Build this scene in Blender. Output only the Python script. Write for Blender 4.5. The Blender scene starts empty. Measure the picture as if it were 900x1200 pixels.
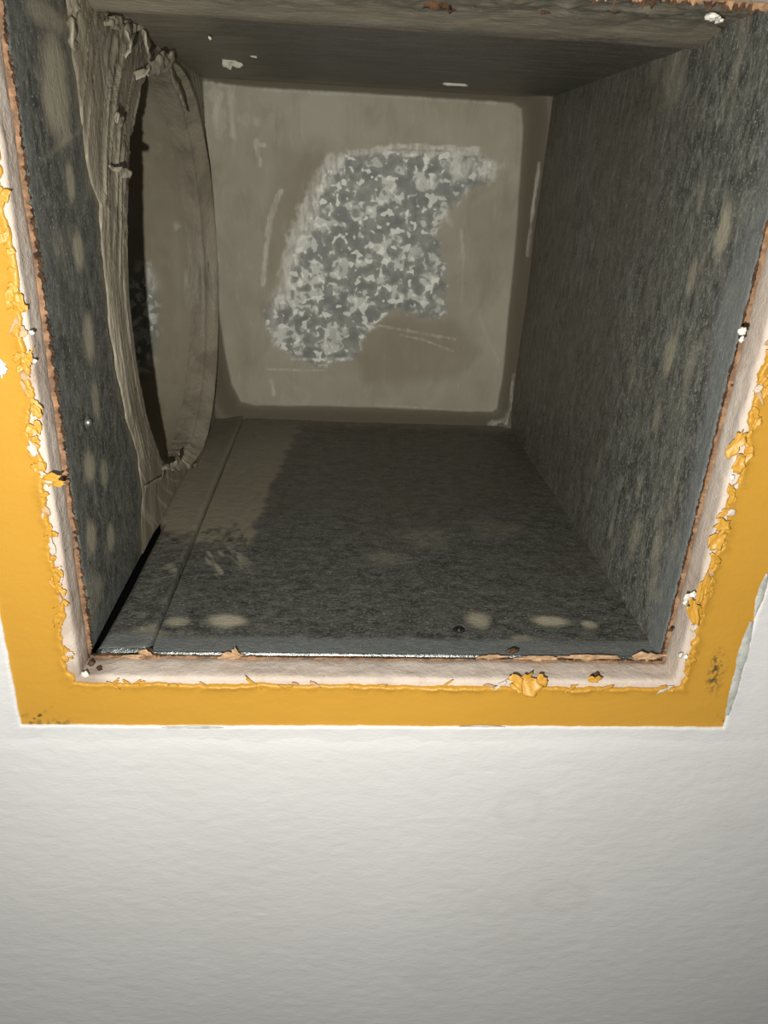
import bpy, math
import numpy as np
from mathutils import Matrix, Vector

# ------------------------------------------------------------------ camera, world, light
# working units: 1 unit = the camera's distance from the wall face; 1 unit = S metres
S = 0.20
Z0 = 1.50                                     # height of the camera above the floor of the room
F_PX = 867.93
def _n(v): return v / np.linalg.norm(v)
_D = np.array([402 - 450, 201 - 600, F_PX]); _V = np.array([350 - 450, 2500 - 600, F_PX])
YC = _n(_D); ZC = _n(_V); ZC = _n(ZC - YC * (ZC @ YC)); XC = np.cross(ZC, YC); XC = XC * np.sign(XC[0])
RIGHT = np.array([XC[0], YC[0], -ZC[0]]); UP = -np.array([XC[1], YC[1], -ZC[1]]); FWD = np.array([XC[2], YC[2], -ZC[2]])

def W(p):                                     # unit frame -> world metres (wall face is world y = 0)
    p = np.asarray(p, dtype=np.float64)
    return (p - np.array([0, 1.0, 0])) * S + np.array([0, 0, Z0])

scene = bpy.context.scene
cam_d = bpy.data.cameras.new('camera'); cam = bpy.data.objects.new('camera', cam_d)
scene.collection.objects.link(cam); scene.camera = cam
cam_d.sensor_fit = 'VERTICAL'; cam_d.sensor_height = 36.0; cam_d.lens = F_PX / 1200 * 36.0
cam_d.clip_start = 0.005
m = Matrix.Identity(4)
for i in range(3):
    m[i][0] = RIGHT[i]; m[i][1] = UP[i]; m[i][2] = -FWD[i]; m[i][3] = W([0, 0, 0])[i]
cam.matrix_world = m

wd = bpy.data.worlds.new('world'); scene.world = wd; wd.use_nodes = True
wd.node_tree.nodes['Background'].inputs[0].default_value = (1.0, 0.98, 0.94, 1)
wd.node_tree.nodes['Background'].inputs[1].default_value = 0.13

FLASH_OFF = -0.08 * RIGHT - 0.12 * UP         # the phone's flash sits left of its lens
ld = bpy.data.lights.new('phone_flash', 'SPOT'); lo = bpy.data.objects.new('phone_flash', ld)
scene.collection.objects.link(lo)
ld.energy = 4.4; ld.color = (1.0, 0.985, 0.93); ld.shadow_soft_size = 0.0016
ld.spot_size = math.radians(168); ld.spot_blend = 0.55
m2 = m.copy()
for i in range(3): m2[i][3] = W(FLASH_OFF)[i]
lo.matrix_world = m2

scene.view_settings.view_transform = 'Standard'; scene.view_settings.look = 'None'
scene.view_settings.exposure = 0.0; scene.view_settings.gamma = 1.0; scene.view_settings.use_curve_mapping = False

# ------------------------------------------------------------------ real places of things
XL, XR, ZF, ZC_, YM, YB = -0.405, 0.585, -0.762, 0.222, 1.066, 2.42      # the duct's inside faces
HY, HZ, HR = 1.94, -0.27, 0.46                                          # round hole in the left side
def ray(u, v):
    r = np.array([u - 450, v - 600, F_PX]); return np.array([r @ XC, r @ YC, -(r @ ZC)])
def hit(u, v, ax, val):
    r = ray(u, v); return r * val / r[ax]

# ------------------------------------------------------------------ numpy noise
def _h(ix, iy, iz, seed):
    n = (ix.astype(np.int64) * 374761393 + iy.astype(np.int64) * 668265263 + iz.astype(np.int64) * 2147483647 + seed * 974711) & 0xffffffff
    n = ((n ^ (n >> 13)) * 1274126177) & 0xffffffff
    n = ((n ^ (n >> 16)) * 2246822519) & 0xffffffff
    n = n ^ (n >> 15)
    return (n & 0xffffff) / float(0xffffff)
def noise(x, y, z=0.0, seed=0):
    x, y, z = np.broadcast_arrays(np.asarray(x, float), np.asarray(y, float), np.asarray(z, float))
    xi, yi, zi = np.floor(x), np.floor(y), np.floor(z)
    fx, fy, fz = x - xi, y - yi, z - zi
    fx, fy, fz = [t * t * (3 - 2 * t) for t in (fx, fy, fz)]
    r = 0
    for dx in (0, 1):
        for dy in (0, 1):
            for dz in (0, 1):
                w = (fx if dx else 1 - fx) * (fy if dy else 1 - fy) * (fz if dz else 1 - fz)
                r = r + w * _h(xi + dx, yi + dy, zi + dz, seed)
    return r * 2 - 1
def fbm(x, y, z=0.0, seed=0, o=4):
    r = 0; a = 1.0; t = 0
    for k in range(o):
        r = r + a * noise(np.asarray(x) * 2 ** k, np.asarray(y) * 2 ** k, np.asarray(z) * 2 ** k, seed + k * 17)
        t += a; a *= 0.5
    return r / t
def sstep(a, b, x):
    t = np.clip((x - a) / (b - a), 0, 1); return t * t * (3 - 2 * t)
def seg_dist(px, py, pts, closed=False):
    d = np.full(np.shape(px), 1e9); n = len(pts)
    for i in range(n if closed else n - 1):
        a, b = pts[i], pts[(i + 1) % n]; ex, ey = b[0] - a[0], b[1] - a[1]
        t = np.clip(((px - a[0]) * ex + (py - a[1]) * ey) / (ex * ex + ey * ey + 1e-12), 0, 1)
        d = np.minimum(d, np.hypot(px - a[0] - t * ex, py - a[1] - t * ey))
    return d
def poly_sd(px, py, pts):                     # negative inside
    d = seg_dist(px, py, pts, True); ins = np.zeros(np.shape(px), bool); n = len(pts)
    for i in range(n):
        a, b = pts[i], pts[(i + 1) % n]
        c = ((a[1] > py) != (b[1] > py)) & (px < (b[0] - a[0]) * (py - a[1]) / (b[1] - a[1] + 1e-12) + a[0])
        ins ^= c
    return np.where(ins, -d, d)
def blob(px, py, cx, cy, rx, ry, k=0.45, seed=3):
    d = np.hypot((px - cx) / rx, (py - cy) / ry) + 0.30 * fbm(px * 30 + cx * 9, py * 30, seed=seed)
    return 1 - sstep(1 - k, 1 + k, d)

# ------------------------------------------------------------------ object helpers
def mesh_obj(name, V, F, mat, parent=None, masks=None, smooth=True, local=None):
    V = np.asarray(V, float).reshape(-1, 3)
    P = W(V)
    org = np.array(local if local is not None else (tuple(parent.location) if parent and parent.type == 'EMPTY' else (0, 0, 0)), float)
    P = P - org
    me = bpy.data.meshes.new(name)
    F = [f for f in F] if not isinstance(F, np.ndarray) else F
    if isinstance(F, np.ndarray):
        nf, k = F.shape
        me.vertices.add(len(P)); me.vertices.foreach_set('co', P.astype(np.float32).ravel())
        me.loops.add(nf * k); me.loops.foreach_set('vertex_index', F.astype(np.int32).ravel())
        me.polygons.add(nf); me.polygons.foreach_set('loop_start', np.arange(0, nf * k, k, dtype=np.int32))
        me.polygons.foreach_set('loop_total', np.full(nf, k, np.int32))
        me.update(calc_edges=True)
    else:
        me.from_pydata(P.tolist(), [], F)
    me.polygons.foreach_set('use_smooth', np.full(len(me.polygons), smooth, bool))
    if masks is not None:
        for nm, M in masks.items():
            at = me.attributes.new(nm, 'FLOAT', 'POINT')
            at.data.foreach_set('value', np.asarray(M, np.float32).ravel())
    me.validate(); me.materials.append(mat)
    o = bpy.data.objects.new(name, me); scene.collection.objects.link(o)
    if local is not None and parent is None: o.location = org
    if parent: o.parent = parent
    return o
def grid_faces(nu, nv, mask=None, flip=False, wrap=False):
    a = np.arange(nu * nv).reshape(nu, nv)
    if wrap: a = np.vstack([a, a[:1]])
    q = np.stack([a[:-1, :-1], a[1:, :-1], a[1:, 1:], a[:-1, 1:]], -1)
    if flip: q = q[..., ::-1]
    if mask is not None: q = q[mask]
    return q.reshape(-1, 4)
def G(u, v): return np.meshgrid(u, v, indexing='ij')
def pack(x, y, z): return np.stack(np.broadcast_arrays(x, y, z), -1).reshape(-1, 3)
def empty(name, unit_pos, label, cat, group=None):
    o = bpy.data.objects.new(name, None); scene.collection.objects.link(o)
    o.location = W(unit_pos); o.empty_display_size = 0.02
    o['label'] = label; o['category'] = cat
    if group: o['group'] = group

    return o

# ------------------------------------------------------------------ materials
class NB:
    def __init__(s, name):
        s.m = bpy.data.materials.new(name); s.m.use_nodes = True; s.t = s.m.node_tree
        s.b = s.t.nodes['Principled BSDF']; s.o = s.t.nodes['Material Output']
        tc = s.t.nodes.new('ShaderNodeTexCoord'); s.co = tc.outputs['Object']
    def map(s, sc):
        mp = s.t.nodes.new('ShaderNodeMapping'); mp.inputs['Scale'].default_value = tuple(c / S for c in sc)
        s.t.links.new(s.co, mp.inputs[0]); return mp.outputs[0]
    def noise(s, sc=(1, 1, 1), scale=10, detail=4, rough=.6, dist=0):
        n = s.t.nodes.new('ShaderNodeTexNoise'); n.inputs['Scale'].default_value = scale
        n.inputs['Detail'].default_value = detail; n.inputs['Roughness'].default_value = rough
        n.inputs['Distortion'].default_value = dist
        s.t.links.new(s.map(sc), n.inputs['Vector']); return n.outputs['Fac']
    def voro(s, sc=(1, 1, 1), scale=10, out='Color', rnd=1.0):
        n = s.t.nodes.new('ShaderNodeTexVoronoi'); n.inputs['Scale'].default_value = scale
        n.inputs['Randomness'].default_value = rnd
        s.t.links.new(s.map(sc), n.inputs['Vector'])
        return n.outputs[out]
    def ramp(s, fac, stops, interp='LINEAR'):
        r = s.t.nodes.new('ShaderNodeValToRGB'); r.color_ramp.interpolation = interp
        e = r.color_ramp.elements
        while len(e) < len(stops): e.new(.5)
        for k, (p, c) in enumerate(stops):
            e[k].position = p; e[k].color = (c, c, c, 1) if isinstance(c, (int, float)) else (*c, 1)
        s.t.links.new(fac, r.inputs[0]); return r.outputs[0]
    def mix(s, fac, a, b, mode='MIX'):
        n = s.t.nodes.new('ShaderNodeMix'); n.data_type = 'RGBA'; n.blend_type = mode
        for inp, v in ((n.inputs[0], fac), (n.inputs[6], a), (n.inputs[7], b)):
            if isinstance(v, (int, float)): inp.default_value = v if inp is n.inputs[0] else (v, v, v, 1)
            elif isinstance(v, tuple): inp.default_value = (*v, 1)
            else: s.t.links.new(v, inp)
        return n.outputs[2]
    def math(s, op, a, b=0.0, c=None):
        n = s.t.nodes.new('ShaderNodeMath'); n.operation = op
        for k, v in enumerate((a, b) if c is None else (a, b, c)):
            if isinstance(v, (int, float)): n.inputs[k].default_value = v
            else: s.t.links.new(v, n.inputs[k])
        return n.outputs[0]
    def attr(s, name):
        n = s.t.nodes.new('ShaderNodeAttribute'); n.attribute_name = name; return n.outputs['Fac']
    def bump(s, h, strength=.3, dist=.001, prev=None):
        n = s.t.nodes.new('ShaderNodeBump'); n.inputs['Strength'].default_value = strength; n.inputs['Distance'].default_value = dist
        s.t.links.new(h, n.inputs['Height'])
        if prev is not None: s.t.links.new(prev, n.inputs['Normal'])
        return n.outputs[0]
    def set(s, col=None, rough=None, metal=None, normal=None, spec=None):
        for nm, v in (('Base Color', col), ('Roughness', rough), ('Metallic', metal), ('Normal', normal), ('Specular IOR Level', spec)):
            if v is None: continue
            i = s.b.inputs[nm]
            if isinstance(v, (int, float)): i.default_value = v
            elif isinstance(v, tuple): i.default_value = (*v, 1)
            else: s.t.links.new(v, i)
        return s.m

def mat_white():
    b = NB('white wall paint')
    n1 = b.noise((1, 1, 2.0), 26, 5, .62, .3); n2 = b.noise((1, 1, 2.4), 90, 3, .6); n3 = b.noise((1, 1, 1), 1.6, 3)
    st = b.attr('stain'); gr = b.attr('grey')
    c = b.mix(b.ramp(n3, [(.35, 0.), (.7, 1.)]), (.60, .59, .575), (.64, .63, .62))
    c = b.mix(b.math('MULTIPLY', st, .35), c, (.46, .45, .40))
    c = b.mix(gr, c, (.36, .37, .35))
    nn = b.bump(n1, .24, .0010); nn = b.bump(n2, .25, .0004, nn)
    return b.set(c, .42, 0, nn, .5)
def mat_yellow():
    b = NB('golden yellow paint')
    n1 = b.noise((1, 1, 1.5), 14, 4); n2 = b.noise((1, 1, 1), 90, 4); n3 = b.noise((1, 1, 1), 2.5, 3)
    sc = b.attr('scuff')
    c = b.mix(b.ramp(n3, [(.3, 0.), (.7, 1.)]), (.475, .245, .030), (.51, .27, .034))
    c = b.mix(b.ramp(n2, [(.66, 0.), (.74, .35)]), c, (.42, .21, .03))
    c = b.mix(b.math('MULTIPLY', sc, b.ramp(n2, [(.46, 0.), (.56, 1.)])), c, (.07, .05, .025))
    nn = b.bump(n1, .35, .001); nn = b.bump(n2, .2, .0004, nn)
    return b.set(c, .45, 0, nn, .4)
def mat_gypsum():
    b = NB('pinkish cut plaster')
    n1 = b.noise((1, 1, 1), 30, 5, .65); n2 = b.noise((1, 1, 1), 130, 4, .7); n3 = b.noise((1, 1, 1), 5, 3)
    c = b.mix(b.ramp(n3, [(.35, 0.), (.65, 1.)]), (.50, .415, .345), (.57, .49, .42))
    c = b.mix(b.ramp(n1, [(.56, 0.), (.72, .6)]), c, (.44, .30, .20))
    c = b.mix(b.ramp(n2, [(.60, 0.), (.70, .7)]), c, (.68, .61, .54))
    d = b.attr('dirt')
    c = b.mix(d, c, (.13, .075, .04))
    nn = b.bump(n1, .6, .0014); nn = b.bump(n2, .4, .0005, nn)
    return b.set(c, .85, 0, nn, .2)
def mat_paper(name, c1, c2):
    b = NB(name); n1 = b.noise((1, 1, 1), 55, 5, .7); n2 = b.noise((1, 1, 1), 120, 3)
    c = b.mix(b.ramp(n1, [(.40, 0.), (.58, 1.)]), c1, c2)
    return b.set(c, .9, 0, b.bump(n2, .6, .0006), .15)
def mat_steel(name, stretch=(1, 1, 1), tint=(.0, .0, .0), tone=1.0):
    # galvanised sheet, dull and dusty: masks 'mastic' (brown coating), 'spot' (pale drips), 'dust', 'clean' (smooth metal rim, its blue-grey reflection painted in)
    b = NB(name)
    g = lambda r, gg, bb: (r * tone, gg * tone, bb * tone)
    n1 = b.noise(stretch, 30, 6, .72, .35); n2 = b.noise(stretch, 120, 4, .7); n3 = b.noise((1, 1, 1), 4, 4); n4 = b.noise((1, 1, 1), 210, 2); n5 = b.noise(stretch, 11, 4, .6)
    c = b.mix(b.ramp(n1, [(.42, 0.), (.60, 1.)]), g(.040, .041, .036), g(.125, .125, .106))
    c = b.mix(b.ramp(n1, [(.58, 0.), (.68, .7)]), c, g(.22, .22, .19))
    c = b.mix(b.ramp(n5, [(.42, 0.), (.68, .55)]), c, g(.135, .135, .113))
    c = b.mix(b.ramp(n2, [(.50, 0.), (.68, .60)]), c, g(.21, .212, .185))
    c = b.mix(b.ramp(n2, [(.32, .6), (.44, 0.)]), c, g(.035, .037, .034))
    c = b.mix(b.ramp(n4, [(.60, 0.), (.70, .7)]), c, g(.36, .36, .32))
    du = b.math('MULTIPLY', b.attr('dust_falloff'), b.ramp(n3, [(.3, .35), (.65, 1.)]))
    c = b.mix(b.math('MULTIPLY', du, .55), c, (.115, .10, .068))
    cl = b.attr('rim_sheen')
    c = b.mix(b.math('MULTIPLY', cl, .75), c, (.25, .27, .27))
    sp = b.attr('spot')
    c = b.mix(b.math('MULTIPLY', sp, .75), c, (.43, .385, .28))
    ma = b.attr('mastic')
    mn = b.ramp(n1, [(.3, 0.), (.7, 1.)])
    mc = b.mix(mn, (.180, .155, .112), (.235, .205, .152))
    c = b.mix(ma, c, mc)
    one = b.math('SUBTRACT', 1.0, b.math('MAXIMUM', ma, b.math('MULTIPLY', sp, .8)))
    met = b.math('MULTIPLY', one, b.math('ADD', .25, b.ramp(cl, [(.8, 0.), (.97, .65)])))
    nn = b.bump(n1, .5, .0009); nn = b.bump(n2, .5, .0005, nn)
    rg = b.mix(cl, b.ramp(n2, [(.3, .42), (.7, .60)]), (.30, .30, .30))
    return b.set(c, rg, met, nn, .4)
def mat_mastic(name, c1=(.215, .185, .135), c2=(.31, .275, .21), pale=(.46, .42, .33)):
    b = NB(name)
    n1 = b.noise((1, 1, .35), 14, 5, .6, .4); n2 = b.noise((1, 1, .3), 60, 4, .65); ed = b.attr('edge')
    c = b.mix(b.ramp(n1, [(.40, 0.), (.60, 1.)]), c1, c2)
    c = b.mix(b.math('MULTIPLY', ed, .75), c, pale)
    nn = b.bump(n1, .8, .0014); nn = b.bump(n2, .9, .0007, nn)
    return b.set(c, .48, 0, nn, .35)
def mat_back():
    b = NB('sealant smeared steel end')
    n1 = b.noise((1, 1, .5), 12, 5, .6, .5); n2 = b.noise((1, 1, .25), 45, 4, .7); n3 = b.noise((1, 1, 1), 3, 3)
    c = b.mix(b.ramp(n3, [(.38, 0.), (.62, 1.)]), (.30, .275, .205), (.37, .345, .265))
    c = b.mix(b.ramp(n1, [(.50, 0.), (.75, .7)]), c, (.25, .215, .155))
    c = b.mix(b.ramp(n2, [(.56, 0.), (.78, .45)]), c, (.45, .44, .37))
    fil = b.attr('fillet'); c = b.mix(fil, c, (.125, .108, .075))  # thick brown sealant, with the shade of its slope painted in
    brown = b.attr('brown'); c = b.mix(b.math('MULTIPLY', brown, .6), c, (.23, .18, .115))
    v1 = b.noise((1, 1, 1), 24, 1.5, .5, .35); v2 = b.noise((1, 1, 1), 42, 1.5, .5, .3); v3 = b.noise((1, 1, 1), 9, 2)
    sg = b.mix(b.ramp(v1, [(.36, 0.), (.62, 1.)]), (.19, .195, .175), (.32, .32, .28))
    sg = b.mix(b.ramp(v1, [(.555, 0.), (.60, .75)]), sg, (.60, .595, .53))
    sg = b.mix(b.ramp(v2, [(.56, 0.), (.62, .75)]), sg, (.80, .79, .71))
    sg = b.mix(b.ramp(v2, [(.36, .6), (.42, 0.)]), sg, (.17, .175, .16))
    sg = b.mix(b.ramp(v3, [(.50, 0.), (.62, .35)]), sg, (.27, .27, .24))
    c = b.mix(b.attr('bare'), c, sg)
    scn = b.ramp(n2, [(.40, .25), (.60, 1.)])
    c = b.mix(b.math('MULTIPLY', b.attr('scratch'), scn), c, (.68, .66, .57))
    nn = b.bump(n1, .35, .001); nn = b.bump(n2, .3, .0005, nn)
    return b.set(c, .6, b.math('MULTIPLY', b.attr('bare'), .25), nn, .3)

M_WHITE, M_YEL, M_GYP = mat_white(), mat_yellow(), mat_gypsum()
M_PAPER = mat_paper('orange brown paper edge', (.33, .19, .105), (.17, .10, .06))
M_DARKP = mat_paper('dark torn paper', (.10, .055, .03), (.035, .022, .015))
M_TAN = mat_paper('tan torn paper', (.50, .34, .20), (.36, .22, .12))
M_CRUMB = mat_paper('white plaster crumb', (.85, .83, .76), (.62, .58, .50))
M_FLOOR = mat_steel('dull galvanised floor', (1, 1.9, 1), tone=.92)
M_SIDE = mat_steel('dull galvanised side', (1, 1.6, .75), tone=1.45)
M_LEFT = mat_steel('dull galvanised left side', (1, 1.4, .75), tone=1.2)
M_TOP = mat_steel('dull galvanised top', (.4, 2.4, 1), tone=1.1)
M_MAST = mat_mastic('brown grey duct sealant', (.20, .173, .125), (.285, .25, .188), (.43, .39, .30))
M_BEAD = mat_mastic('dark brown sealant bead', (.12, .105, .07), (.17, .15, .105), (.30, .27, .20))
M_BACK = mat_back()
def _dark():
    b = NB('blackened screw and slot box'); return b.set((.03, .03, .03), .45, .8)
M_SCREW_BOX = _dark()
def _zinc():
    b = NB('zinc screw'); return b.set((.5, .5, .48), .35, .9)
M_ZINC = _zinc()

# ------------------------------------------------------------------ loops around the opening
def rect_pts(x0, x1, z0, z1, n):              # bottom, right, top, left; n samples per side, corners included once
    t = np.arange(n) / n
    px = np.concatenate([x0 + (x1 - x0) * t, np.full(n, x1), x1 - (x1 - x0) * t, np.full(n, x0)])
    pz = np.concatenate([np.full(n, z0), z0 + (z1 - z0) * t, np.full(n, z1), z1 - (z1 - z0) * t])
    nx = np.repeat([0, 1, 0, -1], n); nz = np.repeat([-1, 0, 1, 0], n)
    tt = np.tile(t, 4); tap = np.clip(np.minimum(tt, 1 - tt) / .02, 0, 1)
    return px, pz, nx, nz, tap
HX0, HX1, HZ0, HZ1 = -.408, .588, -.766, .2105           # the hole cut in the plaster
YX0, YX1, YZ0, YZ1 = -.512, .692, -.860, .330           # the yellow patch

wall_far = 6.0
# --- wall_back: white painted wall with the rectangle left yellow
N = 700
px, pz, nx, nz, tap = rect_pts(YX0, YX1, YZ0, YZ1, N)
qx, qz, *_ = rect_pts(-wall_far, wall_far, -wall_far, wall_far, N)
side = np.repeat(np.arange(4), N)
rag = fbm(px * 60, pz * 60, seed=5) * .0016 + fbm(px * 14, pz * 14, seed=6) * .0012
rag = rag + np.where(side == 1, .003 * noise(px * 9, pz * 22, seed=8), 0)
px2 = px + nx * rag * tap; pz2 = pz + nz * rag * tap
ts = np.array([0, 0.0, .0003, .0007, .0014, .003, .006, .012, .025, .05, .1, .2, .4, .7, 1.0])
dp = np.array([1.004, .9985, .9965, .9960, .9962, .9968, .997, .997, .997, .997, .997, .997, .997, .997, .997])
A = px2[:, None] * (1 - ts) + qx[:, None] * ts; B = pz2[:, None] * (1 - ts) + qz[:, None] * ts
lift = 1 + .35 * fbm(px * 8, pz * 8, seed=11)[:, None]
Yv = 1 - (1 - dp) * np.where(dp < 1, lift, 1) + A * 0
Yv = Yv + np.where((ts > .0002) & (ts < .02), 1, 0) * fbm(A * 25, B * 60, seed=12) * .0012
# stains and the grey strip get their own finer sheet of masks by position
def wall_masks(A, B):
    st = np.zeros(A.shape)
    for (u, v, ru, rv, ring) in ((610, 945, .045, .05, 1), (585, 1060, .05, .03, 1), (655, 1050, .06, .05, 1), (505, 1140, .07, .06, 0), (600, 1110, .09, .07, 0), (850, 960, .06, .05, 0)):
        c = hit(u, v, 1, 1.0); d = np.hypot((A - c[0]) / ru, (B - c[2]) / rv) + .2 * fbm(A * 12, B * 12, seed=21)
        st = np.maximum(st, (np.exp(-((d - .8) / .25) ** 2) if ring else 1 - sstep(.4, 1.1, d)) * (.5 if ring else .3))
    return st
st = wall_masks(A, B)
wall = mesh_obj('wall_back', pack(A, Yv, B), grid_faces(4 * N, len(ts), wrap=True, flip=True), M_WHITE, None, {'stain': st * 0, 'grey': np.zeros_like(st)})
wall['kind'] = 'structure'
# close-up field of the wall below the opening, with the roller's relief, lies on the same skin
uu = np.linspace(-1.2, 1.3, 420); vv = np.linspace(-2.3, -.875, 300)
A, B = G(uu, vv)
rel = fbm(A * 40, B * 70, seed=31, o=4) * .0006 + fbm(A * 6, B * 6, seed=32, o=2) * .0006
edge = np.minimum(np.minimum(A + 1.2, 1.3 - A), np.minimum(B + 2.3, -.875 - B)); tp = sstep(0, .04, edge)
dr = mesh_obj('paint_coat', pack(A, .9975 - (.0024 + rel) * tp, B), grid_faces(len(uu), len(vv), flip=True), M_WHITE, wall, {'stain': wall_masks(A, B), 'grey': A * 0})

# --- yellow paint, torn along the cut
N = 900
ix, iz, nx, nz, tap = rect_pts(HX0, HX1, HZ0, HZ1, N); side = np.repeat(np.arange(4), N)
amp = np.choose(side, [.0035, .010, .010, .012])
base = np.choose(side, [.010, .010, .008, .006])
r0 = fbm(ix * 18, iz * 18, seed=41, o=5) * amp + fbm(ix * 90, iz * 90, seed=44, o=3) * amp * .55
bite = np.maximum(0, noise(ix * 15, iz * 15, seed=47) - .35) * np.choose(side, [.006, .018, .02, .024])
off = base + r0 + bite
off = np.maximum(off, .0)
mx_, mz_ = (HX0 + HX1) / 2, (HZ0 + HZ1) / 2; bs_ = .0075
bx = mx_ + (ix - mx_) * (1 + bs_ / ((HX1 - HX0) / 2)) + nx * (off - bs_) * tap; bz = mz_ + (iz - mz_) * (1 + bs_ / ((HZ1 - HZ0) / 2)) + nz * (off - bs_) * tap
cx = np.where(tap < 1, 0, 0)
ox, oz, *_ = rect_pts(YX0 - .006, YX1 + .006, YZ0 - .006, YZ1 + .006, N)
ts = np.array([0, 0, .02, .05, .09, .14, .22, .35, .5, .75, 1.0])
A = bx[:, None] * (1 - ts) + ox[:, None] * ts; B = bz[:, None] * (1 - ts) + oz[:, None] * ts
lip = np.array([-.005, .0012, .0042, .0040, .0022, .0010, .0003, 0, 0, 0, 0])
lm = .55 + .8 * np.clip(noise(ix * 22, iz * 22, seed=50) + .2, 0, 1)
Yv = 1.0 - lip[None, :] * lm[:, None] + 0 * A
Yv = Yv - np.where((ts > 0) & (ts < .12), 1, 0) * fbm(A * 110, B * 110, seed=51, o=3) * .0018
scf = np.zeros(A.shape)
for (u, v, ru, rv) in ((837, 785, .004, .045), (843, 800, .003, .03), (44, 832, .006, .025), (27, 846, .012, .010), (846, 848, .030, .005), (50, 853, .05, .004)):
    c = hit(u, v, 1, 1.0); scf = np.maximum(scf, 1 - sstep(.5, 1.2, np.hypot((A - c[0]) / ru, (B - c[2]) / rv)))
yel = mesh_obj('yellow_paint', pack(A, Yv, B), grid_faces(4 * N, len(ts), wrap=True, flip=True), M_YEL, wall, {'scuff': scf})
yel['label'] = 'golden yellow paint band torn along its inner edge'

# --- plaster: thin front rim and the cut reveal
prof = [(.045, 1.0045), (.02, 1.0040), (.006, 1.0038), (.001, 1.005), (-.001, 1.012), (0, 1.022), (.0, 1.034), (.0, 1.046), (.001, 1.056), (.004, 1.070), (.020, 1.0705)]
po = np.array([p[0] for p in prof]); py = np.array([p[1] for p in prof])
def corner_off(ix, iz, nx, nz, o):            # offset loop keeping square corners
    mx, mz = (HX0 + HX1) / 2, (HZ0 + HZ1) / 2
    return mx + (ix - mx) * (1 + o / ((HX1 - HX0) / 2)), mz + (iz - mz) * (1 + o / ((HZ1 - HZ0) / 2))
A = np.zeros((4 * N, len(prof))); B = A.copy()
for k, o in enumerate(po):
    A[:, k], B[:, k] = corner_off(ix, iz, nx, nz, o)
ns = fbm(A * 30, B * 30, py[None, :] * 90, seed=61, o=4) * .0022 * np.where(np.array(po) > .015, .2, 1)
A = A + nx[:, None] * ns * tap[:, None]; B = B + nz[:, None] * ns * tap[:, None]
Yv = py[None, :] + fbm(A * 40, B * 40, seed=63) * .0008
dirt = sstep(.25, .6, fbm(A * 12, B * 12, seed=66, o=4)) * .25 + 0
cb = hit(100, 790, 1, 1.03); dirt = np.maximum(dirt, (1 - sstep(.02, .06, np.hypot(A - cb[0], B - cb[2]))) * .5)
dirt = np.clip(dirt + sstep(1.05, 1.064, Yv) * .4, 0, 1)
gyp = mesh_obj('plaster_rim', pack(A, Yv, B), grid_faces(4 * N, len(prof), wrap=True, flip=True), M_GYP, wall, {'dirt': dirt})
gyp['label'] = 'pinkish raw plaster edge of the cut'

# --- paper facing at the back of the plaster: orange line and darker rags behind it
def paper(name, mat, y0, y1, inw, amp, seed, fr=70):
    k = 7; tt = np.linspace(0, 1, k)
    am = np.choose(side, [amp * .9, amp * .5, amp * 1.6, amp * .9])
    lowb = np.where((side == 0) & (ix > -.13) & (ix < .26), -.006, 0) + np.where(side == 0, -.0035, 0)
    iw = lowb + inw + (fbm(ix * fr, iz * fr, seed=seed, o=4) + .6 * np.maximum(0, noise(ix * 16, iz * 16, seed=seed + 3))) * am
    A = np.zeros((4 * N, k)); B = A.copy()
    for j, t in enumerate(tt):
        o = .003 - (np.maximum(iw, 0) + .003) * t
        A[:, j] = ix + nx * o * tap; B[:, j] = iz + nz * o * tap
    Yv = y0 + (y1 - y0) * tt[None, :] ** 1.5 + fbm(A * 80, B * 80, seed=seed + 9) * .0025
    return mesh_obj(name, pack(A, Yv, B), grid_faces(4 * N, k, wrap=True, flip=True), mat, wall)
p1 = paper('paper_edge', M_PAPER, 1.0575, 1.063, .0026, .0055, 71, 210); p1['label'] = 'orange brown paper edge behind the plaster'
p2 = paper('torn_paper', M_DARKP, 1.060, 1.069, .0030, .0060, 91, 190); p2['label'] = 'dark ragged paper between plaster and steel'

# --- flakes: torn, curled bits of paint along the cut
rng = np.random.default_rng(7)
def flake(name, mat, c, ax, bx_, w, h, curl, seed, parent, nu=8, nv=6, nrm=(0, -1, 0), crumple=.25):
    # c centre; ax, bx_ in-plane unit axes; curls out along nrm
    na, nr_ = (26, 6) if max(w, h) > .016 else (16, 4)
    t, q = G(np.linspace(0, 2 * np.pi, na, endpoint=False), np.linspace(0, 1, nr_))
    jag = 1 + .38 * noise(np.cos(t) * 2.1 + seed, np.sin(t) * 2.1, seed=seed) + .30 * noise(np.cos(t) * 6 + seed, np.sin(t) * 6, seed=seed + 4)
    u = np.cos(t) * q * jag; v = np.sin(t) * q * jag
    H = curl * h * np.clip(v * .5 + .5, 0, 1.3) ** 2 + crumple * min(w, h) * (fbm(u * 1.8 + seed, v * 1.8, seed=seed + 2, o=2) + .5 * np.sin(u * 9 + seed) * q)
    a, b, n = np.array(ax, float), np.array(bx_, float), np.array(nrm, float)
    P = np.array(c)[None, None] + (u * w)[..., None] * a + (v * h)[..., None] * b + H[..., None] * n
    th = .0012; Q = P - n * th
    V = np.concatenate([P.reshape(-1, 3), Q.reshape(-1, 3)]); o = na * nr_
    f1 = grid_faces(na, nr_, wrap=True); f2 = grid_faces(na, nr_, flip=True, wrap=True) + o
    ring = [i * nr_ + nr_ - 1 for i in range(na)]
    rf = np.array([[ring[i], ring[(i + 1) % na], ring[(i + 1) % na] + o, ring[i] + o] for i in range(na)])
    return mesh_obj(name, V, np.vstack([f1, f2, rf]), mat, parent)
k = 0
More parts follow.
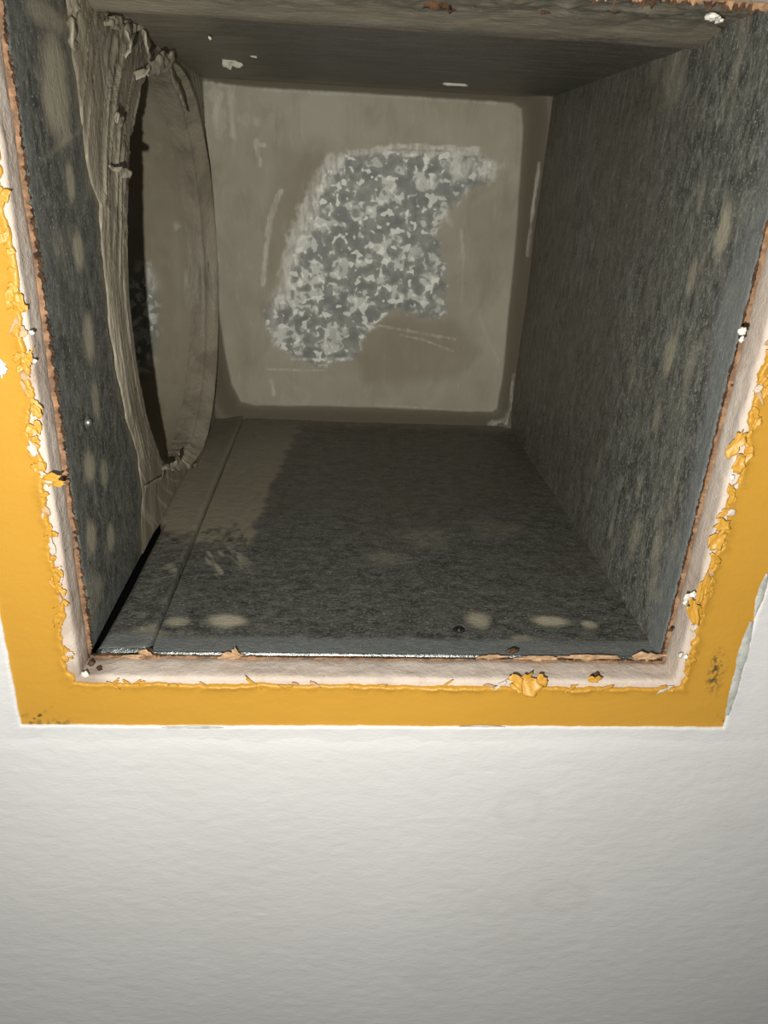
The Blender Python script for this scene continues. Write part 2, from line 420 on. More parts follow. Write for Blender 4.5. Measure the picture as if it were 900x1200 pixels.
for (s, zz, n_) in (('L', (-.74, .05), 64), ('R', (-.75, .06), 58), ('B', (HX0, HX1), 22)):
    for i in range(n_):
        k += 1
        tpos = rng.uniform(*zz); w = rng.uniform(.003, .013); h = rng.uniform(.002, .006); cu = rng.uniform(.1, .9)
        if s == 'L': c = (HX0 - rng.uniform(.0, .017), 1 - .0035, tpos); a = (0, 0, 1); b_ = (-1, 0, 0)
        elif s == 'R': c = (HX1 + rng.uniform(.002, .018), 1 - .0035, tpos); a = (0, 0, 1); b_ = (1, 0, 0)
        else: c = (tpos, 1 - .003, HZ0 - rng.uniform(.004, .012)); a = (1, 0, 0); b_ = (0, 0, -1); h *= .6; w *= 1.3
        ang = rng.uniform(-.8, .8); a = np.array(a, float); b_ = np.array(b_, float)
        a, b_ = a * math.cos(ang) + b_ * math.sin(ang), b_ * math.cos(ang) - a * math.sin(ang)
        flake('paint_flake', (lambda q_: M_YEL if q_ < .80 else (M_GYP if q_ < .9 else M_TAN))(rng.random()), c, a, b_, w, h, cu, k, wall)
# the big curled flake at the bottom edge and its neighbours
for (u, v, w, h, cu, ang, sd) in ((614, 799, .025, .017, .9, .25, 201), (634, 797, .013, .010, .6, -.1, 203), (697, 796, .012, .006, .5, .0, 205), (604, 795, .010, .012, .8, .6, 207),
                                  (812, 712, .010, .022, .4, .3, 211), (823, 690, .008, .020, .4, -.1, 213), (840, 632, .022, .010, .5, 1.1, 215), (846, 615, .012, .009, .6, .7, 217), (862, 520, .020, .008, .8, 1.2, 219),
                                  (866, 545, .014, .008, .6, 1.4, 221), (62, 560, .012, .006, .5, .1, 223), (69, 567, .009, .004, .5, .2, 225)):
    c = hit(u, v, 1, .994); a = np.array([math.cos(ang), 0, math.sin(ang)]); b_ = np.array([math.sin(ang), 0, -math.cos(ang)])
    f_ = flake('paint_flake', M_YEL, c, a, b_, w, h, cu, sd, wall, 10, 8)
def crumb(name, mat, c, r, seed, parent, sq=(1, 1, 1)):
    t, p = G(np.linspace(0, 2 * np.pi, 12, endpoint=False), np.linspace(.0, np.pi, 8))
    x, y, z = np.cos(t) * np.sin(p), np.sin(t) * np.sin(p), np.cos(p)
    rr = r * (.85 + .8 * fbm(x * 2.3 + seed, y * 2.3, z * 2.3, seed=seed, o=3))
    V = pack(c[0] + x * rr * sq[0], c[1] + y * rr * sq[1], c[2] + z * rr * sq[2])
    return mesh_obj(name, V, grid_faces(12, 8, wrap=True), mat, parent)
for (u, v, r, sd) in ((805, 700, .007, 1), (812, 697, .006, 2), (803, 706, .0045, 3), (798, 768, .005, 4), (804, 770, .0045, 5), (871, 388, .006, 6), (869, 398, .004, 7), (37, 390, .004, 8), (41, 423, .0035, 9), (858, 560, .004, 10), (1, 434, .009, 11), (100, 790, .007, 12), (2, 428, .006, 14)):
    crumb('plaster_crumb', M_CRUMB, hit(u, v, 1, .997), r, sd, wall, (1, .7, 1))
for (u, v, r, sd) in ((697, 792, .006, 31), (700, 789, .004, 32), (786, 738, .004, 33), (107, 778, .006, 34), (116, 783, .005, 35)):
    crumb('dirt_crumb', M_DARKP, hit(u, v, 1, 1.02), r, sd, wall, (1.2, .5, .8))
# torn tan paper standing up in front of the steel lip
for (u, v, w, h, ang, sd) in ((268, 769, .018, .009, .15, 301), (276, 765, .006, .010, .3, 302), (690, 770, .05, .006, .0, 303), (575, 770, .03, .005, .05, 304), (760, 769, .03, .010, .1, 305), (148, 772, .03, .008, .1, 306), (170, 766, .012, .009, -.3, 307), (630, 771, .04, .005, 0, 308)):
    c = hit(u, v, 1, 1.058); a = np.array([math.cos(ang), 0, math.sin(ang)]); b_ = np.array([-math.sin(ang), 0, math.cos(ang)])
    flake('paper_shred', M_TAN, c, a, b_, w, h, .3, sd, wall, 12, 5, crumple=.35)
for (u, v, w, h, ang, sd) in ((172, 763, .010, .008, .5, 311), (180, 768, .012, .006, -.2, 312), (130, 768, .025, .005, 0, 313), (600, 763, .010, .005, .2, 314), (783, 760, .008, .008, 0, 315), (250, 771, .03, .003, 0, 316), (330, 771, .03, .003, 0, 317)):
    c = hit(u, v, 1, 1.064); a = np.array([math.cos(ang), 0, math.sin(ang)]); b_ = np.array([-math.sin(ang), 0, math.cos(ang)])
    flake('paper_shred', M_DARKP, c, a, b_, w, h, .3, sd, wall, 10, 5, crumple=.4)
# grey filler showing beside the yellow patch (right edge and two slips along the bottom)
def smear(name, pts_px, w, seed, y=.9955):
    P = [hit(u, v, 1, y) for u, v in pts_px]; P = np.array(P); n = 60
    L = np.r_[0, np.cumsum(np.linalg.norm(np.diff(P, axis=0), axis=1))]; s = np.linspace(0, L[-1], n)
    C = np.stack([np.interp(s, L, P[:, k]) for k in range(3)], 1); T = np.gradient(C, axis=0); T /= np.linalg.norm(T, axis=1)[:, None]
    Nn = np.stack([T[:, 2], T[:, 1] * 0, -T[:, 0]], 1)
    wd_ = w * (.35 + .65 * np.abs(fbm(s * 22, s * 0, seed=seed))) * np.sin(np.pi * np.clip(s / L[-1], .02, .98)) ** .4
    t = np.linspace(-1, 1, 7)
    V = C[:, None] + Nn[:, None] * (t[None, :, None] * wd_[:, None, None])
    V = V + np.array([0, -1, 0]) * ((1 - t ** 2)[None, :, None] * .0014)
    return mesh_obj(name, V.reshape(-1, 3), grid_faces(n, 7), mat_grey, wall)
_g = NB('grey old filler'); _gn = _g.noise((1, 1, 1), 50, 4)
mat_grey = _g.set(_g.mix(_g.ramp(_gn, [(.4, 0.), (.6, 1.)]), (.33, .34, .31), (.47, .47, .43)), .8, 0, _g.bump(_gn, .6, .001), .2)
smear('filler_smear', [(852, 838), (859, 812), (866, 785), (873, 757), (881, 728)], .017, 401, .9945)
smear('filler_smear', [(884, 722), (892, 695), (899, 672)], .010, 405, .9945)
smear('filler_smear', [(190, 852.5), (225, 852), (262, 852.5)], .0045, 402)
smear('filler_smear', [(538, 851.5), (560, 851), (592, 851.5)], .003, 403)

# ================================================================== the square duct
duct = empty('square_duct', (.09, YM, ZF), 'square galvanised steel duct with brown sealant smears, inside the wall opening', 'duct')
dl = None
# --- bottom panel (its lip rolls over at the front), with a sunk slot beside the left side
xs = np.r_[-.3085, np.linspace(-.308, XR, 380)]; ys = np.r_[YM + .0015 * np.array([0, .35, .8, 1.4, 2.2, 3.2, 4.5]), np.linspace(YM + .01, YB + .02, 420)]
def lipz(y): return -.009 * (1 - sstep(YM - .001, YM + .009, y)) ** 2
def floor_masks(A, B, flange=False):
    xb = np.interp(B, [1.4, 1.47, 1.87, 2.23, 2.42], [-.20, -.192, -.165, -.130, -.11])
    yf = np.interp(A, [-.405, -.314, -.25, -.19], [1.50, 1.46, 1.50, 1.46])
    nn_ = fbm(A * 26, B * 26, seed=501, o=4); n5 = fbm(A * 90, B * 60, seed=503, o=3)
    m1 = sstep(-.012, .012, xb - A + nn_ * .02) * sstep(-.05, .09, B - yf + nn_ * .09 + n5 * .10)
    m1 = m1 * (1 - .35 * sstep(2.0, 2.3, B))
    back = sstep(2.30, 2.40, B + nn_ * .03) * .85
    sp = np.zeros(A.shape)
    for (u, v, ru, rv, k_) in ((265, 728, .036, .020, 1), (207, 729, .020, .015, .7), (560, 726, .022, .024, .8), (645, 728, .036, .015, 1), (691, 732, .014, .013, .8), (610, 748, .020, .010, .5), (178, 742, .03, .012, .4), (455, 655, .05, .03, .22), (500, 630, .06, .05, .18), (580, 620, .07, .05, .15)):
        c = hit(u, v, 2, ZF); sp = np.maximum(sp, blob(A, B, c[0], c[1], ru, rv, .5) * k_)
    st_ = sstep(.35, .62, fbm(A * 40 + B * 18, B * 14, seed=507, o=3)) * (1 - sstep(.05, .12, np.abs(A + .27))) * (1 - sstep(.08, .16, np.abs(B - 1.36)))
    dust_falloff = sstep(1.22, 1.75, B + fbm(A * 5, B * 5, seed=509) * .35)  # brown dust film; ramp also paints the falloff from the bluish front reflection
    cl = 1 - sstep(1.108, 1.125, B + .004 * noise(A * 9, B * 3, seed=511))
    cl = np.maximum(cl * .62, (1 - sstep(YM + .006, YM + .014, B)))
    return dict(mastic=np.clip(np.maximum(m1, back), 0, 1), spot=np.clip(np.maximum(sp, st_ * .7), 0, 1), dust_falloff=dust_falloff, rim_sheen=cl)
A, B = G(xs, ys)
Zv = ZF + lipz(B) + fbm(A * 5, B * 5, seed=520, o=2) * .0016
FM = floor_masks(A, B); Zv = Zv + FM['mastic'] * (.0018 + .0012 * fbm(A * 60, B * 12, seed=522))
mesh_obj('bottom_panel', pack(A, B, Zv), grid_faces(len(xs), len(ys)), M_FLOOR, duct, FM)
# lapped strip along the left, standing proud of the bottom panel
t = np.array([0, .0, .06, .14, .3, .5, .7, .88, .955, 1.0, 1.0]); hz = np.array([-.03, -.002, .004, .005, .0055, .006, .007, .009, .0095, .007, -.02])
ys2 = np.linspace(YM + .001, YB, 330)
B, T = G(ys2, t); Hh = G(ys2, hz)[1]
x0 = np.interp(B, [1.066, 1.1, 1.25, 1.56, 1.60, 2.42], [-.402, -.399, -.3945, -.3945, -.412, -.412])
wob = noise(B * 5, B * 0, seed=530) * .0015
A = x0 + (-.314 + wob - x0) * T
Zv = ZF + Hh + lipz(B) + fbm(A * 8, B * 8, seed=531, o=2) * .001
FM = floor_masks(A, B, True); FM['dust_falloff'] = FM['dust_falloff'] * .5
o_ = mesh_obj('lapped_strip', pack(A, B, Zv), grid_faces(len(ys2), len(t)), M_FLOOR, duct, FM); o_['label'] = 'folded steel strip along the bottom left corner'
# unseen black box added below the slot so the gap stays dark
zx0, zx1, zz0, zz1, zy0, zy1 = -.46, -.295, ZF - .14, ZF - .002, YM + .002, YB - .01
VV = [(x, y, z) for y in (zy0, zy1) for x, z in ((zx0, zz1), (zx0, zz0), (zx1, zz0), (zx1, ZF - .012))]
mesh_obj('slot_dark_box', VV, [(0, 1, 5, 4), (1, 2, 6, 5), (2, 3, 7, 6), (0, 3, 2, 1), (4, 5, 6, 7)], M_SCREW_BOX, duct, None, smooth=False)

# --- right panel
ys = np.r_[YM, YM + .004, np.linspace(YM + .008, YB + .02, 330)]; zs = np.linspace(ZF - .006, ZC_ + .012, 300)
A, B = G(ys, zs)
sp = A * 0
for (u, v, ry, rz, k_) in ((848, 270, .020, .042, .9), (785, 415, .018, .034, .75), (810, 325, .013, .030, .6), (770, 490, .013, .026, .6), (750, 570, .012, .03, .35), (745, 630, .02, .045, .5), (770, 640, .016, .035, .55), (790, 640, .010, .03, .3), (790, 85, .05, .05, .35), (770, 70, .03, .035, .3), (822, 225, .012, .03, .3), (860, 90, .015, .03, .25)):
    c = hit(u, v, 0, XR); sp = np.maximum(sp, blob(A, B, c[1], c[2], ry, rz, .5) * k_)
strk = sstep(.38, .7, fbm(A * 26, B * 9, seed=540, o=3)) * .35 * sstep(2.3, 1.3, A)
dust_falloff = sstep(1.15, 1.7, A + fbm(A * 5, B * 5, seed=541) * .3)
cl = (1 - sstep(1.09, 1.15, A + .03 * noise(A * 6, B * 6, seed=542))) * (.35 + .45 * sstep(.1, -.2, B))  # blue-grey reflection along the front edge, painted as colour
bend = .003 * fbm(A * 3, B * 3, seed=543, o=2)
rp = mesh_obj('side_panel', pack(XR + bend + .004 * (1 - sstep(YM, YM + .008, A)), A, B), grid_faces(len(ys), len(zs)), M_SIDE, duct,
         dict(mastic=A * 0 + .15 * sstep(2.2, 2.4, A), spot=np.clip(sp + strk, 0, 1), dust_falloff=dust_falloff, rim_sheen=cl))
rp['label'] = 'right side of the duct, mottled grey steel'

# --- left panel with the round hole
ys = np.r_[YM, YM + .004, np.linspace(YM + .008, YB + .02, 340)]; zs = np.linspace(ZF - .003, ZC_ + .012, 320)
A, B = G(ys, zs)
rr = np.hypot(A - HY, B - HZ)
keep = rr > HR + .012
kf = keep[:-1, :-1] & keep[1:, :-1] & keep[1:, 1:] & keep[:-1, 1:]
sp = A * 0
for (u, v, ry, rz, k_) in ((65, 105, .026, .075, .8), (55, 20, .03, .02, .5), (82, 215, .008, .035, .7), (92, 295, .012, .036, .75), (105, 395, .012, .04, .75), (113, 468, .008, .034, .55), (105, 548, .012, .036, .7), (123, 555, .009, .030, .5), (107, 630, .012, .034, .6), (130, 630, .010, .03, .6), (70, 290, .01, .03, .2), (110, 700, .02, .05, .3)):
    c = hit(u, v, 0, XL); sp = np.maximum(sp, blob(A, B, c[1], c[2], ry * 2.1, rz * .85, .45, seed=int(v)) * min(1, k_ * 1.35))
c1, c2 = hit(48, 188, 0, XL), hit(100, 146, 0, XL)
dline = seg_dist(A, B, [(c1[1], c1[2]), (c2[1], c2[2])])
yb = np.interp(B, [-.80, -.70, -.638, -.537, -.45, -.34, -.26, -.15, -.07, -.04, .02, .14, .222], [1.40, 1.416, 1.453, 1.439, 1.392, 1.356, 1.342, 1.349, 1.359, 1.323, 1.312, 1.307, 1.300])
low = sstep(-.03, .02, A - yb + fbm(A * 40, B * 40, seed=551) * .03)
lw = noise(A * 3, B * 3, seed=553) * .002 - .006 * sstep(-.66, -.78, B) * (1 - sstep(1.5, 1.6, A))
lp = mesh_obj('side_panel', pack(XL + lw + .0016 * np.exp(-(dline / .003) ** 2) - .004 * (1 - sstep(YM, YM + .008, A)), A, B), grid_faces(len(ys), len(zs), kf, flip=True), M_LEFT, duct,
         dict(mastic=low, spot=np.clip(sp + .35 * np.exp(-(dline / .004) ** 2), 0, 1), dust_falloff=sstep(1.15, 1.5, A) * .3, rim_sheen=.25 * (1 - sstep(1.08, 1.12, A)) + .5 * sstep(-.70, -.74, B) * (1 - sstep(1.2, 1.5, A))))
lp['label'] = 'left side of the duct, pierced by a large round hole'

# --- top panel: rough band at the front, a small step down, then dark streaked steel
xs = np.linspace(XL - .01, XR + .01, 260); ys = np.linspace(YM - .004, YB + .02, 340)
A, B = G(xs, ys)
step = sstep(1.30, 1.40, B + .012 * noise(A * 6, B * 0, seed=561))
Zv = ZC_ + .014 * (1 - step) - .0015 + fbm(A * 22, B * 34, seed=562, o=5) * .010 * (1 - sstep(1.25, 1.42, B)) + fbm(A * 10, B * 40, seed=563, o=3) * .0012
Zv = Zv - .008 * np.exp(-((B - 1.415) / .028) ** 2)
ms = (1 - sstep(1.36, 1.46, B + .05 * fbm(A * 6, B * 20, seed=565))) * (.45 + .4 * sstep(1.32, 1.38, B))
lft = sstep(-.15, -.30, A + fbm(A * 10, B * 16, seed=566) * .09) * .9
bk = sstep(2.28, 2.38, B + .02 * noise(A * 12, B * 12, seed=567))
mesh_obj('top_panel', pack(A, B, Zv), grid_faces(len(xs), len(ys), flip=True), M_TOP, duct,
         dict(mastic=np.clip(np.maximum(np.maximum(ms, lft), bk), 0, 1), spot=sstep(.45, .75, fbm(A * 30, B * 60, seed=568, o=4)) * (1 - sstep(1.3, 1.5, B)) * .4, dust_falloff=A * 0 + .9, rim_sheen=A * 0))

# --- end panel with sealant coat and a scraped bare patch; a coved fillet runs round it
xs = np.linspace(XL - .002, XR + .002, 400); zs = np.linspace(ZF - .002, ZC_ + .002, 400)
A, B = G(xs, zs)
def C4(cx_, cy_):                              # crop coordinates of the study of the end panel -> place on it
    h = hit(220 + cx_ / 2.045, 60 + cy_ / 2.045, 1, YB); return (h[0], h[2])
e_in = [hit(u, v, 1, YB)[[0, 2]] for u, v in ((239, 97), (300, 103), (450, 112), (600, 121), (610, 128), (612, 150), (606, 250), (597, 350), (588, 440), (582, 478), (576, 482), (480, 478), (380, 475), (300, 474), (283, 470), (272, 450), (262, 400), (256, 350), (248, 250), (241, 150))]
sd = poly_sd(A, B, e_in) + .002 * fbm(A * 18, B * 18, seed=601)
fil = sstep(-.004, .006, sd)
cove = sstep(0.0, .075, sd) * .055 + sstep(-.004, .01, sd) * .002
patch = [C4(*p) for p in ((330, 270), (370, 250), (470, 240), (560, 240), (690, 240), (735, 265), (725, 310), (680, 335), (640, 370), (610, 400), (600, 440), (612, 500), (618, 560), (610, 640), (560, 640), (500, 615), (460, 645), (425, 690), (395, 735), (330, 755), (260, 735), (205, 700), (185, 640), (200, 600), (235, 560), (240, 500), (262, 440), (290, 390), (305, 330))]
ps = poly_sd(A, B, patch) + .016 * fbm(A * 40, B * 40, seed=603, o=4)
bare = 1 - sstep(-.012, .010, ps)
def stroke(pts, w, seed, k_=1.0):
    d = seg_dist(A, B, [C4(*p) for p in pts]); return (1 - sstep(w * .3, w, d + w * .6 * fbm(A * 50, B * 50, seed=seed, o=3))) * k_
scr = A * 0
for pts, w, k_ in (([(345, 265), (300, 350), (255, 470), (225, 600)], .034, .8), ([(365, 258), (315, 325), (275, 400)], .024, .8), ([(225, 335), (200, 400), (185, 500), (180, 560)], .010, .5), ([(212, 345), (190, 440)], .009, .55), ([(385, 246), (520, 228), (695, 236)], .011, .8), ([(400, 240), (560, 244), (700, 246)], .009, .6),
                   ([(640, 285), (725, 285)], .040, .7), ([(165, 215), (172, 270)], .009, .5), ([(160, 222), (185, 226)], .006, .4), ([(205, 590), (215, 690)], .034, .35), ([(250, 738), (395, 738)], .007, .6), ([(190, 762), (330, 765)], .006, .35),
                   ([(200, 790), (206, 822)], .009, .6), ([(655, 430), (660, 500), (655, 600)], .007, .22), ([(510, 680), (560, 690), (640, 720)], .006, .35), ([(420, 650), (640, 690)], .007, .3), ([(65, 90), (80, 200)], .024, .35), ([(105, 100), (108, 200)], .014, .3), ([(620, 395), (632, 415)], .013, .5), ([(700, 640), (745, 745)], .008, .12), ([(120, 160), (170, 170)], .02, .2), ([(45, 75), (110, 85)], .010, .3), ([(590, 590), (605, 600)], .012, .7)):
    scr = np.maximum(scr, stroke(pts, w, int(pts[0][0]), k_))
def pst(pts, w, k_, seed):
    d = seg_dist(A, B, [tuple(hit(u, v, 1, YB - .04)[[0, 2]]) for u, v in pts]); return (1 - sstep(w * .3, w, d + w * .8 * fbm(A * 40, B * 25, seed=seed, o=3))) * k_
for pts, w, k_ in (([(632, 190), (626, 235), (619, 300)], .005, .5), ([(603, 440), (598, 480), (592, 496)], .006, .5), ([(575, 499), (590, 494)], .012, .5), ([(300, 103), (430, 110), (590, 120)], .005, .22), ([(440, 478), (560, 486)], .004, .15)):
    scr = np.maximum(scr, pst(pts, w, k_, 611))
brn = (1 - sstep(-.02, .03, poly_sd(A, B, [C4(*p) for p in ((380, 700), (470, 640), (560, 650), (640, 650), (700, 720), (640, 780), (430, 790))]))) * .8
brn = np.maximum(brn, (1 - sstep(-.01, .03, poly_sd(A, B, [C4(*p) for p in ((230, 240), (320, 260), (270, 360), (230, 470), (200, 560), (190, 400))]))) * .6)
Yv = YB - cove - .0025 * (1 - bare) + fbm(A * 9, B * 9, seed=607, o=3) * .0025
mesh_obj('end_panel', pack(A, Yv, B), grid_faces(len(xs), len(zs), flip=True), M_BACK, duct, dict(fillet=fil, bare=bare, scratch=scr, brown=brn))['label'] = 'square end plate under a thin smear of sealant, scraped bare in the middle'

# --- sealant around the hole: polar sheet on the left panel, ridged by the trowel
nt, nr = 900, 70
th = np.linspace(0, 2 * np.pi, nt, endpoint=False)
cy, cz = np.cos(th), np.sin(th)
tz = np.where(cz > 0, (ZC_ - HZ) / np.maximum(cz, 1e-6), (ZF + .008 - HZ) / np.minimum(cz, -1e-6))
tb = np.where(cy > 0, (YB - .01 - HY) / np.maximum(cy, 1e-6), 1e9)
R1 = np.minimum(tz, tb)
rs = np.linspace(.46, 1.0, 500)                # march toward the trowelled outer edge on the near side
YY = HY + cy[:, None] * rs; ZZ = HZ + cz[:, None] * rs
ybb = np.interp(ZZ, [-.80, -.70, -.638, -.537, -.45, -.34, -.26, -.15, -.07, -.04, .02, .14, .222], [1.40, 1.416, 1.453, 1.439, 1.392, 1.356, 1.342, 1.349, 1.359, 1.323, 1.312, 1.307, 1.300])
ybb = ybb + .008 * fbm(ZZ * 22, ZZ * 0, seed=701, o=4)
out = YY < ybb; first = np.where(out.any(1), rs[np.argmax(out, 1)], 1e9)
R2 = np.minimum(R1, first)
nearside = (first < R1)
R2 = np.maximum(R2, HR + .022)
nr_ = sstep(.35, -.1, cy)
rin = HR - .004 + nr_ * (.005 * fbm(cy * 9, cz * 9, seed=703, o=4) + .003 * fbm(cy * 40, cz * 40, seed=704, o=3))
rin = rin + .008 * nr_ * sstep(.5, 1, noise(cy * 11, cz * 11, seed=705))
t = np.linspace(0, 1, nr)
T = np.broadcast_to(t, (nt, nr))
R = rin[:, None] + (R2 - rin)[:, None] * T
Yp = HY + cy[:, None] * R; Zp = HZ + cz[:, None] * R
wdt = (R2 - rin)[:, None]
# ridges run along the stroke (round the hole), several across the width
q = (R - HR) * 95; wv = 1.1 * fbm(cy * 3, cz * 3, seed=710)[:, None]
rdg = fbm(q + wv * 1.5, th[:, None] * 2.2 + 0 * q, seed=711, o=3); rdg2 = fbm(q * 3.1 + wv * 3, th[:, None] * 5, seed=713, o=3)
lump = np.maximum(0, fbm(Yp * 24, Zp * 16, seed=715, o=4) - .1)
near = sstep(.35, -.2, cy)[:, None]
amp_ = .45 + .55 * sstep(-.35, .0, Zp)
LOW_ = .15 + .85 * sstep(-.70, -.54, Zp)
hgt = .007 * np.where(Yp < 1.9, LOW_, 1) + near * amp_ * LOW_ * (.006 * np.abs(rdg) + .003 * rdg + .0022 * rdg2 + .006 * lump * sstep(-.2, .2, Zp)) + (1 - near) * (.0022 * rdg + .0010 * rdg2)
edge_o = np.where(nearside[:, None], (.35 + .65 * sstep(1.0, .78, T)) * sstep(1.0, .985, T), 1.0)
rim = .0022 * np.exp(-((T - .955) / .018) ** 2) * nearside[:, None] * sstep(-.55, -.3, Zp) * np.clip(.6 + noise(Zp * 14, 0, seed=721), 0, 1.3)
ring = (1 - near) * .020 * np.exp(-(((R - HR) - .018) / .009) ** 2)     # bead on the far side of the hole
hgt = (hgt + rim) * edge_o + ring
lipin = sstep(0, .02, T * wdt)
X3 = XL - .012 + .012 * lipin + hgt * (.25 + .75 * lipin)
edgem = np.clip(np.exp(-((T - .965) / .014) ** 2) * nearside[:, None] * sstep(-.6, -.4, Zp) * (.35 + .5 * noise(th * 30, 0, seed=720)[:, None]) + .8 * sstep(.55, .85, rdg + .4) * near + .5 * np.exp(-(T * wdt / .006) ** 2) * near, 0, 1)
# tuck the inner edge back into the pipe
tuck_n = 5; RR = []; 
for j in range(tuck_n, 0, -1):
    RR.append((rin + .0010 * j, XL - .012 - .010 * j - .004 * fbm(cy * 30, cz * 30, seed=725)))
Yt = np.concatenate([np.stack([HY + cy * r for r, _ in RR], 1), Yp], 1)
Zt = np.concatenate([np.stack([HZ + cz * r for r, _ in RR], 1), Zp], 1)
Xt = np.concatenate([np.stack([x for _, x in RR], 1), X3], 1)
Et = np.concatenate([np.zeros((nt, tuck_n)), edgem], 1)
Yt = np.minimum(Yt, YB + .01)
sc_ = mesh_obj('sealant_collar', pack(Xt, Yt, Zt), grid_faces(nt, nr + tuck_n, wrap=True), M_MAST, duct, dict(edge=Et))
sc_['label'] = 'thick ridged brown grey sealant trowelled around the round hole'

# --- torn sealant flaps hanging at the top of the hole
def flap(pts_px, depth_off, w, seed, mat=M_MAST, amp=.010, xoff=.015, name='sealant_flap'):
    P = [hit(u, v, 0, XL + xoff + dd) for (u, v), dd in zip(pts_px, depth_off)]; P = np.array(P); n = 34
    L = np.r_[0, np.cumsum(np.linalg.norm(np.diff(P, axis=0), axis=1))]; s = np.linspace(0, L[-1], n)
    C = np.stack([np.interp(s, L, P[:, k]) for k in range(3)], 1); Tn = np.gradient(C, axis=0); Tn /= np.linalg.norm(Tn, axis=1)[:, None]
    Bn = np.cross(Tn, [1, .5, 0]); Bn /= np.linalg.norm(Bn, axis=1)[:, None]
    ph = np.linspace(0, 2 * np.pi, 14, endpoint=False)
    N2 = np.cross(Tn, Bn)
    ww = w * (.45 + .55 * np.sin(np.pi * np.clip(s / L[-1], .06, .94))) * (1 + .4 * noise(s * 70, s * 0, seed=seed))
    V = C[:, None] + Bn[:, None] * (np.cos(ph)[None, :, None] * ww[:, None, None]) + N2[:, None] * (np.sin(ph)[None, :, None] * ww[:, None, None] * .35)
    V = V + fbm(V[..., 0] * 45, V[..., 1] * 45, V[..., 2] * 45, seed=seed, o=4)[..., None] * amp * np.array([1, .6, .6])
    f = grid_faces(n, 14); a = np.arange(n * 14).reshape(n, 14); q = np.stack([a[:-1, -1], a[1:, -1], a[1:, 0], a[:-1, 0]], -1)
    e = np.zeros(n * 14) + .25
    return mesh_obj(name, V.reshape(-1, 3), np.vstack([f, q]), mat, duct, dict(edge=e))
flap([(160, 88), (172, 84), (186, 76), (196, 66)], (0, .02, .03, .03), .016, 801)
flap([(186, 82), (196, 76), (202, 64)], (.02, .03, .03), .014, 802)
flap([(168, 26), (170, 42), (172, 58), (176, 72)], (.02, .03, .03, .02), .008, 803)
flap([(150, 26), (147, 42), (152, 58), (146, 66)], (.02, .03, .03, .02), .010, 804)
flap([(126, 26), (142, 32), (158, 34), (170, 30)], (.02, .02, .02, .02), .007, 805)
flap([(132, 194), (142, 198), (150, 206)], (.01, .02, .02), .008, 806)
flap([(136, 128), (138, 140), (143, 146)], (.01, .02, .01), .007, 807)
flap([(84, 14), (83, 30), (86, 50), (90, 62)], (-.01, -.008, -.008, -.012), .012, 808, xoff=.012)
flap([(192, 548), (204, 546), (209, 534)], (0, .01, .0), .009, 809)
flap([(225, 548), (236, 540), (243, 528), (247, 512)], (.01, .01, .01, .0), .007, 810)
flap([(120, 22), (135, 24), (150, 27)], (.02, .02, .02), .006, 812)
flap([(198, 78), (204, 94), (212, 112), (217, 132)], (.012, .012, .012, .01), .012, 813, amp=.004)
# stringy edge where the sealant meets the bottom
flap([(168, 572), (178, 566), (190, 560), (192, 552)], (.004, .006, .006, .006), .004, 814, amp=.003)

# --- bits stuck to the top and the end
def bit(u, v, ax, val, w, h, ang, seed, mat=M_CRUMB, name='stuck_bit', n=(0, -1, 0)):
    c = hit(u, v, ax, val); a = np.array([math.cos(ang), 0, math.sin(ang)]); b_ = np.array([-math.sin(ang), 0, math.cos(ang)])
    return flake(name, mat, c, a, b_, w, h, .4, seed, duct, 8, 6, nrm=n)
_pm = mat_mastic('pale sealant bit', (.36, .33, .26), (.5, .46, .37), (.6, .56, .46))
for a_ in ((531, 98, 1, 2.18, .040, .006, -.03, 901), (268, 73, 1, 2.0, .014, .012, .3, 902), (277, 76, 1, 2.0, .014, .006, -.1, 903), (246, 45, 1, 1.6, .003, .003, 0, 904), (298, 66, 1, 1.9, .008, .003, 0, 905)):
    o_ = bit(*a_, mat=_pm)
for (u, v, r, s_) in ((834, 20, .010, 1), (842, 24, .007, 2), (839, 21, .008, 5)):
    crumb('stuck_bit', M_CRUMB, hit(u, v, 2, ZC_ + .004), r, 40 + s_, duct, (1.2, .9, .5))
for (u, v, r, s_) in ((510, 5, .016, 1), (528, 9, .013, 2), (560, 6, .006, 12), (400, 12, .006, 13), (640, 14, .006, 14), (720, 12, .008, 15), (780, 14, .007, 16), (330, 14, .005, 17), (615, 20, .005, 18), (497, 6, .007, 3), (600, 2, .006, 4), (680, 40, .006, 5), (848, 30, .008, 6), (470, 10, .005, 7), (676, 30, .005, 8), (752, 36, .006, 9)):
    crumb('stuck_bit', M_DARKP if s_ not in (5, 8, 9) else _pm, hit(u, v, 2, ZC_ + .012), r, 60 + s_, duct, (1.6, .8, .5))

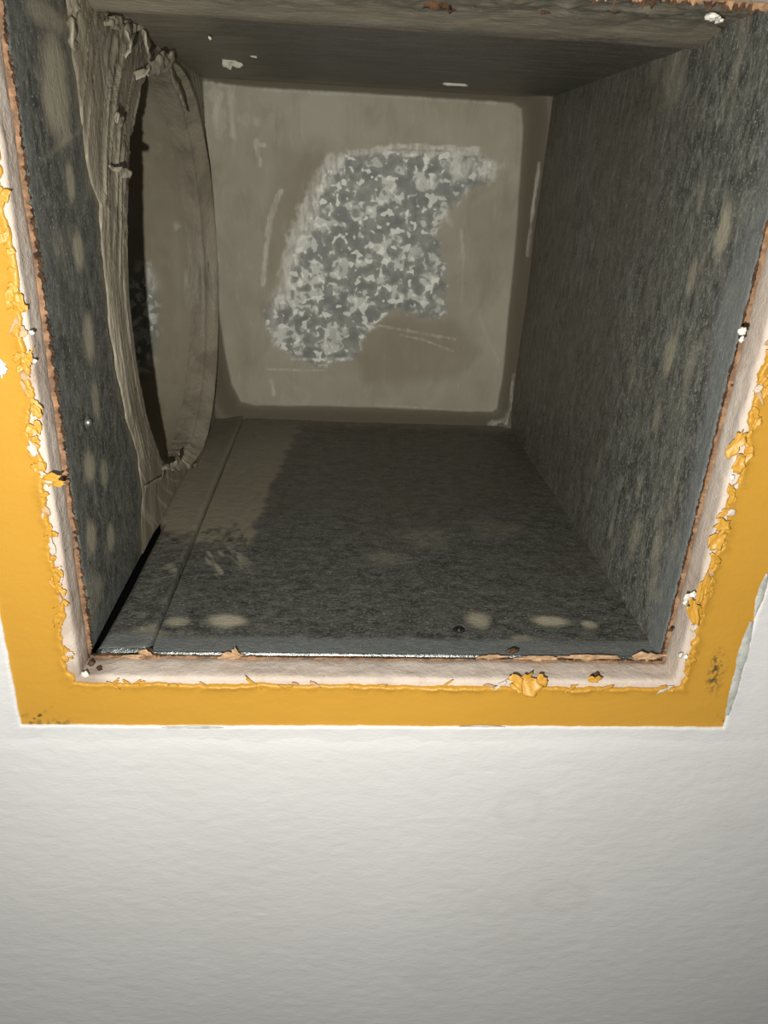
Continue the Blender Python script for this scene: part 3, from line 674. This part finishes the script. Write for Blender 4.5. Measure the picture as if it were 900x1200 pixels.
# --- screws
def screw(c, nrm, r, mat, parent):
    n = np.array(nrm, float); a = _n(np.cross(n, [.3, .7, .2])); b_ = np.cross(n, a)
    prof_ = [(0, .15), (.25, .15), (.32, .45), (.6, .62), (.9, .40), (1.0, .1), (1.0, -.3), (1.25, -.28), (1.6, -.1), (1.75, -.35)]
    ph = np.linspace(0, 2 * np.pi, 24, endpoint=False); V = []
    for (rr_, h) in prof_:
        V.append(np.array(c)[None] + (a[None] * np.cos(ph)[:, None] + b_[None] * np.sin(ph)[:, None]) * rr_ * r + n[None] * h * r)
    V = np.stack(V, 1)
    o = mesh_obj('screw', V.reshape(-1, 3), grid_faces(24, len(prof_), wrap=True), mat, parent); return o
s1 = screw(hit(538, 737, 2, ZF + .001), (0, 0, 1), .0065, M_SCREW_BOX, duct); s1['label'] = 'small dark screw head in the duct bottom'
s2 = screw(hit(104, 495, 0, XL + .003), (1, 0, 0), .0062, M_ZINC, duct); s2['label'] = 'small bright screw head in the left side'

# ================================================================== round branch pipe behind the hole
pipe = empty('round_pipe', (XL - .06, HY, HZ - HR), 'round branch pipe opening off the left side of the square duct, grey inside', 'pipe')
nt = 300; th = np.linspace(0, 2 * np.pi, nt, endpoint=False); xs = np.linspace(XL - .055, XL - 2.6, 200)
T, Xg = G(th, xs)
R = HR + .005 + fbm(Xg * 4, np.cos(T) * 3, np.sin(T) * 3, seed=951, o=2) * .002 + .004 * np.exp(-((Xg - (XL - .085)) / .006) ** 2)
Yp = HY + np.cos(T) * R; Zp = HZ + np.sin(T) * R
# bare zinc patch where the coat was scraped
bare = blob(Zp, Xg, hit(176, 385, 1, 2.36)[2] + .02, -.61, .15, .045, .5, 955)
scr = np.zeros(T.shape)
for (u, v, w, l) in ((176, 330, .02, .05), (217, 340, .005, .06), (205, 265, .012, .015)):
    c = hit(u, v, 1, 2.38); scr = np.maximum(scr, (1 - sstep(.4, 1.2, np.hypot((Xg - c[0]) / w, (Zp - c[2]) / l) + .3 * fbm(Xg * 60, Zp * 20, seed=957))) * .5 * (Yp > HY))
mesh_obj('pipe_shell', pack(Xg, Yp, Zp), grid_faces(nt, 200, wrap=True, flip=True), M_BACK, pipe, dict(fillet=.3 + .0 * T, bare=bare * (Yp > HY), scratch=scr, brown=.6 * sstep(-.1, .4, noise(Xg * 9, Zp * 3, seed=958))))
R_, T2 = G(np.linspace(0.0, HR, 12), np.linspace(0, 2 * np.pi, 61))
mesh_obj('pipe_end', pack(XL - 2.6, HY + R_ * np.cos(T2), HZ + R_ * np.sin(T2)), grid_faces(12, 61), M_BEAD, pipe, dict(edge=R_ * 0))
